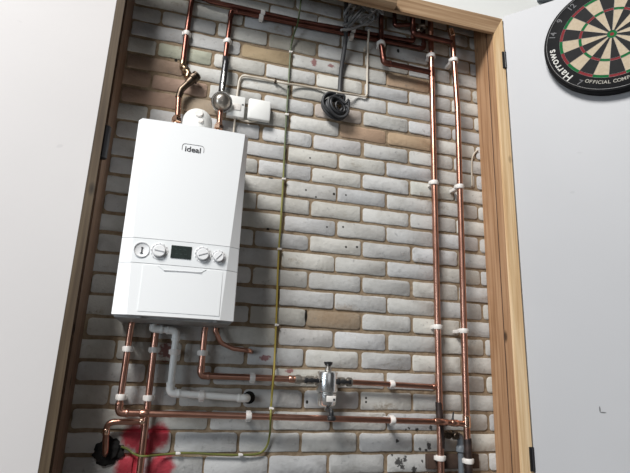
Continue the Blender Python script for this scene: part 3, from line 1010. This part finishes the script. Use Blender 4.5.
_lathe2(bm, pt_ + Vector((0, 0, -.004)), Vector((.15, 0, 1)), [(0, .006), (.006, .005), (.012, .0035), (.032, .003), (.034, .001)], 10)
tag(make('bleed_screw', bm, 'black'), 'small black bleed screw standing up on the lower pipe between the two risers', 'screw')

# ------------------------------------------------------------------ white pipe clips
def clip(px, py, Y, r, horiz, label, group='white clips on the pipes', tilt=None):
    p = at(px, py, Y)
    bm = bmesh.new()
    ax = Vector((1, 0, 0)) if horiz else Vector((0, 0, 1))
    if tilt: ax = (ax + tilt).normalized()
    w = .0095
    ro, ri = r * 1.42, r * 1.03
    _lathe2(bm, p - ax * w, ax, [(0, ri), (0.0001, ro * .94), (.003, ro), (2 * w - .003, ro), (2 * w - .0001, ro * .94), (2 * w, ri)], 22)
    # hinge lug and saddle block back to the wall
    side = Vector((0, 0, 1)) if horiz else Vector((1, 0, 0))
    for s in (-1, 1):
        box(bm, p + side * s * ro * .98 + Vector((0, .004, 0)), (w * 1.6 if horiz else ro * .42, ro * .8, ro * .42 if horiz else w * 1.6), None, .0012)
    depth = abs(Y) - .0035
    cen = Vector((p.x, -(.0035 + depth) / 2 - .0, p.z))
    sz = (w * 1.5, max(depth - ri * .6, .004), ro * 1.1) if horiz else (ro * 1.1, max(depth - ri * .6, .004), w * 1.5)
    box(bm, Vector((p.x, -.0015 - sz[1] / 2, p.z)), sz, None, .001)
    return tag(make('pipe_clip', bm, 'clip_white'), label, 'pipe clip', group)

C = clip
C(186.6, 34, YH, .0108, False, 'white clip on the dark vertical pipe at upper left')
C(227.6, 41.5, YH, .0104, False, 'white clip on the dark pipe above the round regulator')
C(262.6, 6.3 + 7.2, YH, .0108, True, 'white clip on the upper long top pipe, above another clip, left of the earth cable')
C(261.0, 17.6, YH, .0104, True, 'white clip on the lower long top pipe, left of the earth cable')
C(352.8, 31.0, YH, .0108, True, 'white clip on the upper long top pipe, just below the grey cable bundle')
C(351.2, 36.3, YH, .0104, True, 'white clip on the lower long top pipe, by the dark vertical conduit')
C(381.2, 43.5, YA, .0122, False, 'white clip on the bent copper branch by the grey cable bundle')
C(431.3, 56, YA, .0130, False, 'topmost white clip on the left tall riser')
C(453.8, 60.5, YB, .0130, False, 'topmost white clip on the rightmost tall riser')
C(434.0, 183, YA, .0130, False, 'middle white clip on the left tall riser')
C(457.8 + 1.8, 187, YB, .0130, False, 'middle white clip on the rightmost tall riser')
C(437.6, 327, YA, .0130, False, 'third white clip down the left tall riser, above the filter pipe')
C(463.6, 331, YB, .0130, False, 'third white clip down the rightmost tall riser, above the long lower pipe')
C(440.4, 458, YA, .0132, False, 'dirty white clip at the bottom of the left tall riser, on the dark board')
C(470.6 - 2.0, 461, YB, .0132, False, 'dirty white clip at the bottom of the rightmost tall riser, on the dark board')
C(252.3, 378.0, -.034, .0110, True, 'white clip on the pipe left of the chrome filter')
C(392.0, 384.4, -.034, .0098, True, 'white clip on the pipe right of the chrome filter')
C(248.5, 416.2, YL, .0108, True, 'white clip on the long lower pipe, left of the earth cable')
C(392.3, 420.4, YL, .0108, True, 'white clip on the long lower pipe, right of the chrome filter')
tl = Vector((.0, 0, 0))
C(128.0, 349, YL, .0108, False, 'upper clip on the leftmost copper pipe under the boiler')
C(121.4, 397, YL, .0108, False, 'lower clip on the leftmost copper pipe under the boiler')
C(154.0, 350, -.034, .0112, False, 'upper clip on the second copper pipe under the boiler')
C(148.7, 398, -.034, .0112, False, 'lower clip on the second copper pipe under the boiler')
C(174.6, 352, -.05, .0118, False, 'white clip on the upright part of the white plastic pipe')
C(202.6, 353, -.034, .0110, False, 'white clip on the copper pipe that bends to the chrome filter')
C(201.6, 396.0, -.05, .0118, True, 'white clip on the level part of the white plastic pipe')

# ------------------------------------------------------------------ cables
def catmull(P, n=6):
    P = [Vector(p) for p in P]
    Q = [P[0] * 2 - P[1]] + P + [P[-1] * 2 - P[-2]]
    out = []
    for i in range(1, len(Q) - 2):
        for k in range(n):
            t = k / n
            a, b, c, d = Q[i - 1], Q[i], Q[i + 1], Q[i + 2]
            out.append(.5 * ((2 * b) + (c - a) * t + (2 * a - 5 * b + 4 * c - d) * t * t + (3 * b - a - 3 * c + d) * t ** 3))
    out.append(P[-1])
    return out
ecp = pts(-.012, (303.5, -14, -.045), (300.8, 2, -.045), (298.0, 22, -.042), (294.3, 33, -.03), (291.2, 45, -.012), (290.2, 55), (288.4, 85), (286.5, 115), (284.6, 150), (283.2, 180), (280.9, 220),
          (278.8, 250), (277.4, 285), (276.2, 322), (275.0, 350), (273.9, 373, -.054), (272.9, 384, -.050), (271.6, 400, -.040), (270.9, 410, -.082), (270.7, 418, -.0855), (270.4, 425, -.066), (269.8, 434, -.02), (267.4, 445), (261.5, 452.3), (252, 454.6), (240, 455), (215, 454.4), (195, 453.2), (178, 453.2),
          (165, 454.3), (153, 455.6, -.03), (147, 456.2, -.053), (140, 456, -.053), (134, 453.8, -.02), (128, 449.5), (121, 446.5))
bm = bmesh.new(); tube(bm, catmull(ecp, 5), .0038, 8)
tag(make('earth_cable', bm, 'earth'), 'thin green and yellow earth cable running down the wall and left along the bottom', 'cable')
def nail_clip(px, py, Y, label):
    p = at(px, py, Y)
    bm = bmesh.new()
    box(bm, p, (.012, .010, .009), None, .002)
    cyl(bm, p + Vector((.007, .006, 0)), p + Vector((.007, -.007, 0)), .0035, 8)
    tag(make('cable_clip', bm, 'clip_white'), label, 'cable clip', 'small clips on the earth cable')
for px, py, lb in ((290.3, 52, 'tiny white cable clip on the earth cable below the two top pipes'),
                   (286.4, 114.5, 'tiny white cable clip on the earth cable level with the white switch boxes'),
                   (283.2, 179, 'tiny white cable clip on the earth cable beside the upper half of the boiler'),
                   (278.9, 249, 'tiny white cable clip on the earth cable level with the boiler dials'),
                   (276.2, 325, 'tiny white cable clip on the earth cable level with the boiler bottom'),
                   (240, 454.6, 'tiny white cable clip on the level run of earth cable, right of the red paint'),
                   (177.5, 453.2, 'tiny white cable clip on the level run of earth cable beside the red paint')):
    nail_clip(px, py, -.013, lb)
nail_clip(270.9, 408.4, -.078, 'tiny white cable clip on the earth cable just above the long lower pipe')
# cream cables by the switch boxes
cr1 = pts(-.010, (236.6, 99), (238.4, 86), (239.6, 80), (242.2, 76.6), (248, 76.4), (260, 78.4), (275, 81.4), (286, 83.6, -.024), (300, 85.6), (320, 88.9), (343, 93.2, -.034), (357, 95.4), (364, 96.6), (366.5, 95), (367, 90), (367.3, 70), (367.8, 50), (368.2, 41, -.036), (368.9, 30, -.036))
bm = bmesh.new(); tube(bm, catmull(cr1, 5), .0045, 8)
tag(make('cream_cable', bm, 'cream_cable'), 'thin cream cable looping from the square switch plate across to below the grey cables', 'cable')
bm = bmesh.new(); tube(bm, catmull(pts(-.012, (235.2, 113), (234.6, 122), (233.6, 132), (232.4, 142)), 5), .0042, 8)
tag(make('cream_cable', bm, 'cream_cable'), 'short cream cable from the switch plate down behind the boiler top', 'cable')
bm = bmesh.new(); tube(bm, catmull(pts(-.014, (236.2, 113), (238, 117.6), (243, 120.4), (250, 121.7), (256, 120.8), (259.5, 118)), 5), .0042, 8)
tag(make('cream_cable', bm, 'cream_cable'), 'short cream cable sagging between the two white boxes', 'cable')
bm = bmesh.new(); tube(bm, catmull(pts(-.0045, (478, 150, -.0045), (476, 151.6), (473.6, 154.6), (471.9, 160), (471.7, 170), (471.9, 186)), 5), .0038, 8)
tag(make('cream_cable', bm, 'cream_cable'), 'short loose cream cable hanging by the right pine jamb', 'cable')
for px, py, lb in ((275.3, 81.3, 'tiny dark clip on the cream cable left of the earth cable'), (364.6, 49.5, 'tiny cream clip beside the upright cream cable near the top')):
    p = at(px, py, -.012)
    bm = bmesh.new(); box(bm, p, (.009, .012, .016), None, .002); cyl(bm, p + Vector((0, .002, .009)), p + Vector((0, -.008, .009)), .003, 8)
    tag(make('cable_clip', bm, 'brass_dark' if px < 300 else 'cream_cable'), lb, 'cable clip')
# white boxes: outlines measured on the wall
def plate(name, corners, Y, mat, bev):
    Q = [at(x, y, Y) for x, y in corners]
    cx_ = sum(q.x for q in Q) / 4; cz_ = sum(q.z for q in Q) / 4
    w = ((Q[1].x - Q[0].x) + (Q[2].x - Q[3].x)) / 2; h = ((Q[0].z - Q[3].z) + (Q[1].z - Q[2].z)) / 2
    return cx_, cz_, w, h
cx_, cz_, w, h = plate('', ((228, 94.5), (245.2, 97), (244.2, 118.2), (226.8, 114.4)), -.03, '', 0)
sp = empty('switch_plate', (cx_, -.002, cz_), 'white square switch plate partly behind the round regulator', 'switch')
bm = bmesh.new(); box2(bm, (cx_ - w / 2, -.030, cz_ - h / 2), (cx_ + w / 2, -.003, cz_ + h / 2), .003); make('plate', bm, 'white_plastic', sp)
bm = bmesh.new()
pk = at(242.8, 104.8, -.03)
cyl(bm, (pk.x, -.029, pk.z), (pk.x, -.032, pk.z), .0035, 10); make('screw', bm, 'ink', sp)
bm = bmesh.new(); box(bm, (cx_ + .004, -.031, cz_ - .004), (.030, .004, .028), None, .001); make('fuse_carrier', bm, 'clip_white', sp)
cx_, cz_, w, h = plate('', ((249, 98.2), (271.2, 100.4), (270.4, 121.8), (247.6, 117.6)), -.034, '', 0)
rb_ = empty('receiver_box', (cx_, -.002, cz_), 'white rounded square box right of the switch plate', 'box')
bm = bmesh.new(); box2(bm, (cx_ - w / 2, -.036, cz_ - h / 2), (cx_ + w / 2, -.010, cz_ + h / 2), .009); make('cover', bm, 'white_plastic', rb_)
bm = bmesh.new(); box2(bm, (cx_ - w / 2 + .006, -.012, cz_ - h / 2 + .004), (cx_ + w / 2 - .004, -.003, cz_ + h / 2 - .004), .002); make('back_plate', bm, 'grey_plastic', rb_)

# dark conduit with coil of cable at its foot
cdp = pts(-.0125, (344.0, 20), (343.2, 45), (341.2, 70), (339.6, 92))
cd = empty('dark_cable', cdp[3], 'thick dark cable hanging on the wall with a coil tied at its end', 'cable')
bm = bmesh.new()
Pd = [Vector((cdp[0].x, -.045, 3.34)), cdp[0] + Vector((0, -.027, 0)), cdp[1] + Vector((0, -.030, 0)), cdp[2], cdp[3], cdp[3] + Vector((-.008, -.008, -.03))]
tube(bm, catmull(Pd, 4), .0102, 12)
make('drop', bm, 'dark_cable', cd)
bm = bmesh.new()
cc = at(336, 106.5, -.03)
rg2 = random.Random(11)
P_ = []
turns = 7
def ell(t, rx, rz, oy, tilt, ox=0, oz=0):
    x = math.cos(t) * rx; z = math.sin(t) * rz
    return Vector((cc.x + ox + x * math.cos(tilt) - z * math.sin(tilt), cc.y + oy, cc.z + oz + x * math.sin(tilt) + z * math.cos(tilt)))
for lp in range(turns):
    rx, rz = rg2.uniform(.040, .056), rg2.uniform(.026, .048)
    ti = rg2.uniform(-.9, -.1); oy = rg2.uniform(-.022, .016); ox, oz = rg2.uniform(-.006, .010), rg2.uniform(-.012, .006)
    for s in range(12):
        P_.append(ell(s / 12 * 2 * math.pi + 1.4, rx, rz, oy + .006 * math.sin(s), ti, ox, oz))
tube(bm, catmull([cdp[3] + Vector((0, -.004, 0))] + P_, 3), .0058, 8)
big = [ell(t / 12 * 2 * math.pi + 1.0, .046, .048, -.006, .3, -.016, .012) for t in range(12)]
tube(bm, catmull(big, 4), .0062, 8)
tube(bm, catmull([ell(t / 12 * 2 * math.pi + .6, .052, .050, .004, .2, -.010, .006) for t in range(12)], 4), .0062, 8)
co = make('coil', bm, 'dark_cable', cd)
bm = bmesh.new()
tube(bm, catmull([ell(t / 8 * 2 * math.pi, .018, .026, -.022, .5, .012, -.012) for t in range(9)], 4), .0045, 8)
make('tie', bm, 'black', cd)
# bundle of grey cables in the shadow under the head
gb = empty('cable_bundle', at(365, 20, -.06), 'tangle of grey cables hanging under the frame head beside the dark cable', 'cable')
defs = [
    [(346, 27), (352, 19), (360, 10), (368, 2), (372, -8)],
    [(346, 31), (354, 22), (364, 11), (373, 5), (380, -4)],
    [(345, 20), (351, 12), (357, 5), (361, -6)],
    [(341, 30), (352, 29), (362, 25), (369, 24), (374, 19), (372, 11), (365, 8), (360, 2), (360, -8)],
    [(361, 22), (366, 17), (372, 14), (377, 10), (383, 14), (381, 7), (378, -2)],
    [(362, 24), (369, 21), (373, 15), (368, 10), (373, 6), (381, 11), (387, 9), (386, 1)],
    [(343, 25), (349, 23), (357, 14), (365, 6), (369, -4)],
    [(360, 17), (366, 15), (371, 19), (376, 20), (378, 15), (374, 8), (376, 0)],
    [(344, 15), (347, 10), (351, 4), (354, -6)]]
for i, dd in enumerate(defs):
    Y = -.052 - .011 * (i % 5)
    Q = []
    for p in dd:
        q = at(p[0], p[1], Y + .006 * math.sin(p[0] * .9))
        q.z = min(q.z, 3.3)
        Q.append(q)
    bm = bmesh.new(); tube(bm, catmull(Q, 5), .0055 if i % 2 else .0062, 8)
    make('cable', bm, 'grey_cable', gb)

# ------------------------------------------------------------------ dartboard on the right door
S_ = 1.14
DB = PR(.4216, 2.796, 0)
dbR = Matrix((uR, Vector((0, 0, 1)), nR)).transposed().to_4x4()
dart = empty('dartboard', DB, 'round black dartboard with red, green and cream rings on the right white door', 'dartboard')
dart.rotation_euler = dbR.to_euler()
DW = Matrix.Translation(DB) @ dbR
def dmake(name, bm, mat, parent=dart, smooth=True, angle=40):
    bmesh.ops.transform(bm, matrix=DW, verts=bm.verts[:])
    return make(name, bm, mat, parent, smooth, angle=angle)
TH = .042
RO = .2255 * S_
bm = bmesh.new()
_lathe2(bm, Vector((0, 0, .0)), Vector((0, 0, 1)), [(0.001, RO * .985), (TH * .25, RO), (TH * .8, RO), (TH - .002, RO * .992), (TH, RO * .98), (TH, .001)], 96)
dmake('board', bm, 'dart_black')
ROT = math.radians(162)
radii = [(.0159, .099), (.099, .107), (.107, .162), (.162, .170)]
def sector(bm, r0, r1, a0, a1, z, n=5):
    A_ = [bm.verts.new((r0 * S_ * math.cos(a0 + (a1 - a0) * i / n), r0 * S_ * math.sin(a0 + (a1 - a0) * i / n), z)) for i in range(n + 1)]
    B_ = [bm.verts.new((r1 * S_ * math.cos(a0 + (a1 - a0) * i / n), r1 * S_ * math.sin(a0 + (a1 - a0) * i / n), z)) for i in range(n + 1)]
    for i in range(n): bm.faces.new((A_[i], B_[i], B_[i + 1], A_[i + 1]))
dart_mats = ['dart_black', 'dart_cream', 'dart_red', 'dart_green']
bm = bmesh.new()
zf = TH + .0006
for k in range(20):
    a0 = ROT + math.radians(18 * k - 9); a1 = ROT + math.radians(18 * k + 9)
    blk = k % 2 == 0
    for r0, r1, mi in ((.0001, .0066, 2), (.0066, .0159, 3), (.0159, .0970, 0 if blk else 1), (.0970, .107, 2 if blk else 3), (.107, .1605, 0 if blk else 1), (.1605, .1715, 2 if blk else 3)):
        n0 = len(bm.faces)
        sector(bm, r0, r1, a0, a1, zf)
        bm.faces.ensure_lookup_table()
        for f in bm.faces[n0:]: f.material_index = mi
bmesh.ops.remove_doubles(bm, verts=bm.verts[:], dist=.00002)
dmake('playing_face', bm, dart_mats, smooth=False)
# wires
bm = bmesh.new()
def ring(bm, r, z, w, n=80):
    tube(bm, [Vector((r * math.cos(2 * math.pi * i / n), r * math.sin(2 * math.pi * i / n), z)) for i in range(n + 1)], w, 5, False)
for r in (.0159, .0975, .107, .1605, .171): ring(bm, r * S_, TH + .0012, .0005)
for k in range(20):
    a = ROT + math.radians(18 * k + 9)
    d = Vector((math.cos(a), math.sin(a), 0))
    tube(bm, [d * .0159 * S_ + Vector((0, 0, TH + .0012)), d * .171 * S_ + Vector((0, 0, TH + .0012))], .0005, 5)
dmake('wire_spider', bm, 'wire')
bm = bmesh.new(); ring(bm, .2155 * S_, TH + .0015, .0012); dmake('number_ring', bm, 'wire')
# lettering round the edge
def arc_text(s, r, a_mid, size, outward, dp=.0004, gap=.82, sx=1.0):
    items = []
    widths = {'w': 1.25, 'm': 1.3, 'M': 1.3, 'H': 1.15, 'I': .5, 'r': .72, ' ': .55, 'O': 1.15, 'C': 1.1, 'A': 1.1, 'T': .95, 'o': 1.0, 'L': .9, 's': .85}
    ws = [widths.get(c, 1.0) * size * .62 * gap / .82 for c in s]
    tot = sum(ws)
    pos = -tot / 2
    for c, w in zip(s, ws):
        m = pos + w / 2; pos += w
        if c == ' ': continue
        a = a_mid - m / r if outward else a_mid + m / r
        rot = a - math.pi / 2 if outward else a + math.pi / 2
        M_ = DW @ Matrix.Translation((r * math.cos(a), r * math.sin(a), TH + .0008)) @ Matrix.Rotation(rot, 4, 'Z') @ Matrix.Diagonal((sx, 1, 1, 1))
        items.append((c, size, M_, dp))
    return items
text_obj('maker_lettering', arc_text('Harrows', .226, math.radians(201), .043, True, sx=1.05), 'print_white', dart)
text_obj('edge_lettering', arc_text('OFFICIAL COMPETITION', .2150, math.radians(270), .021, False), 'print_gold', dart)
nums = []
for tx, an in (('12', 126), ('9', 144), ('14', 162), ('5', 108), ('20', 90), ('1', 72), ('18', 54), ('4', 36), ('13', 18), ('6', 0), ('10', 342)):
    a = math.radians(an)
    nums.append((tx, .034, DW @ Matrix.Translation((.226 * math.cos(a), .226 * math.sin(a), TH + .0007)) @ Matrix.Rotation(a - math.pi / 2, 4, 'Z'), .0003))
a = math.radians(234)
nums.append(('7', .034, DW @ Matrix.Translation((.229 * math.cos(a), .229 * math.sin(a), TH + .0007)) @ Matrix.Rotation(a + math.pi / 2, 4, 'Z'), .0003))
for it in nums: text_obj('number', [it], 'wire_faint', dart)
# scratch on the right door: a small dark nick in its paint
def on_door(px, py):
    d = CM @ Vector(((px - 315) / FPX, -(py - 236.5) / FPX, -1.0))
    t = (PR(0, 0, 0) - CAM_LOC).dot(nR) / d.dot(nR)
    return CAM_LOC + d * t
md = MAT['door_dimmed_r']; nt = md.node_tree; b = nt.nodes['Principled BSDF']
old = b.inputs['Base Color'].links[0].from_socket
q1, q2 = on_door(603.2, 412.6), on_door(599.9, 409.4)
mk = blob_mask(nt, worldvec(nt), [(q1.x, q1.z, .0075, .0028), (q2.x, q2.z, .0018, .012)], .4)
nt.links.new(mixcol(nt, math_n(nt, 'MULTIPLY', mk, .85), old, (.06, .06, .06)), b.inputs['Base Color'])

# ------------------------------------------------------------------ light
def area(name, loc, target, size, power, color=(1, 1, 1), size_y=None):
    l = bpy.data.lights.new(name, 'AREA')
    l.energy = power; l.color = color; l.size = size
    if size_y: l.shape = 'RECTANGLE'; l.size_y = size_y
    o = bpy.data.objects.new(name, l); COL.objects.link(o)
    o.location = loc
    o.rotation_euler = (Vector(target) - Vector(loc)).to_track_quat('-Z', 'Y').to_euler()
    return o
area('daylight_key', (-3.45, -3.9, 6.65), (.2, 0, 1.9), 2.1, 660, (1, .985, .965))
area('side_fill', (-3.6, -2.7, 1.7), (.3, 0, 1.7), 1.4, 48, (.80, .90, 1.0))  # added bluish fill lamp, brightens the right door and right reveal
area('daylight_fill', (.3, -4.6, 2.2), (.5, 0, 1.6), 2.0, 7, (.96, .97, 1.0))
w = bpy.data.worlds.new('world'); SC.world = w
w.use_nodes = True
bg = w.node_tree.nodes['Background']
bg.inputs[0].default_value = (.72, .76, .82, 1)
bg.inputs[1].default_value = .025
SC.view_settings.view_transform = 'Standard'
SC.view_settings.look = 'None'
SC.view_settings.exposure = 0
SC.view_settings.gamma = 1.0
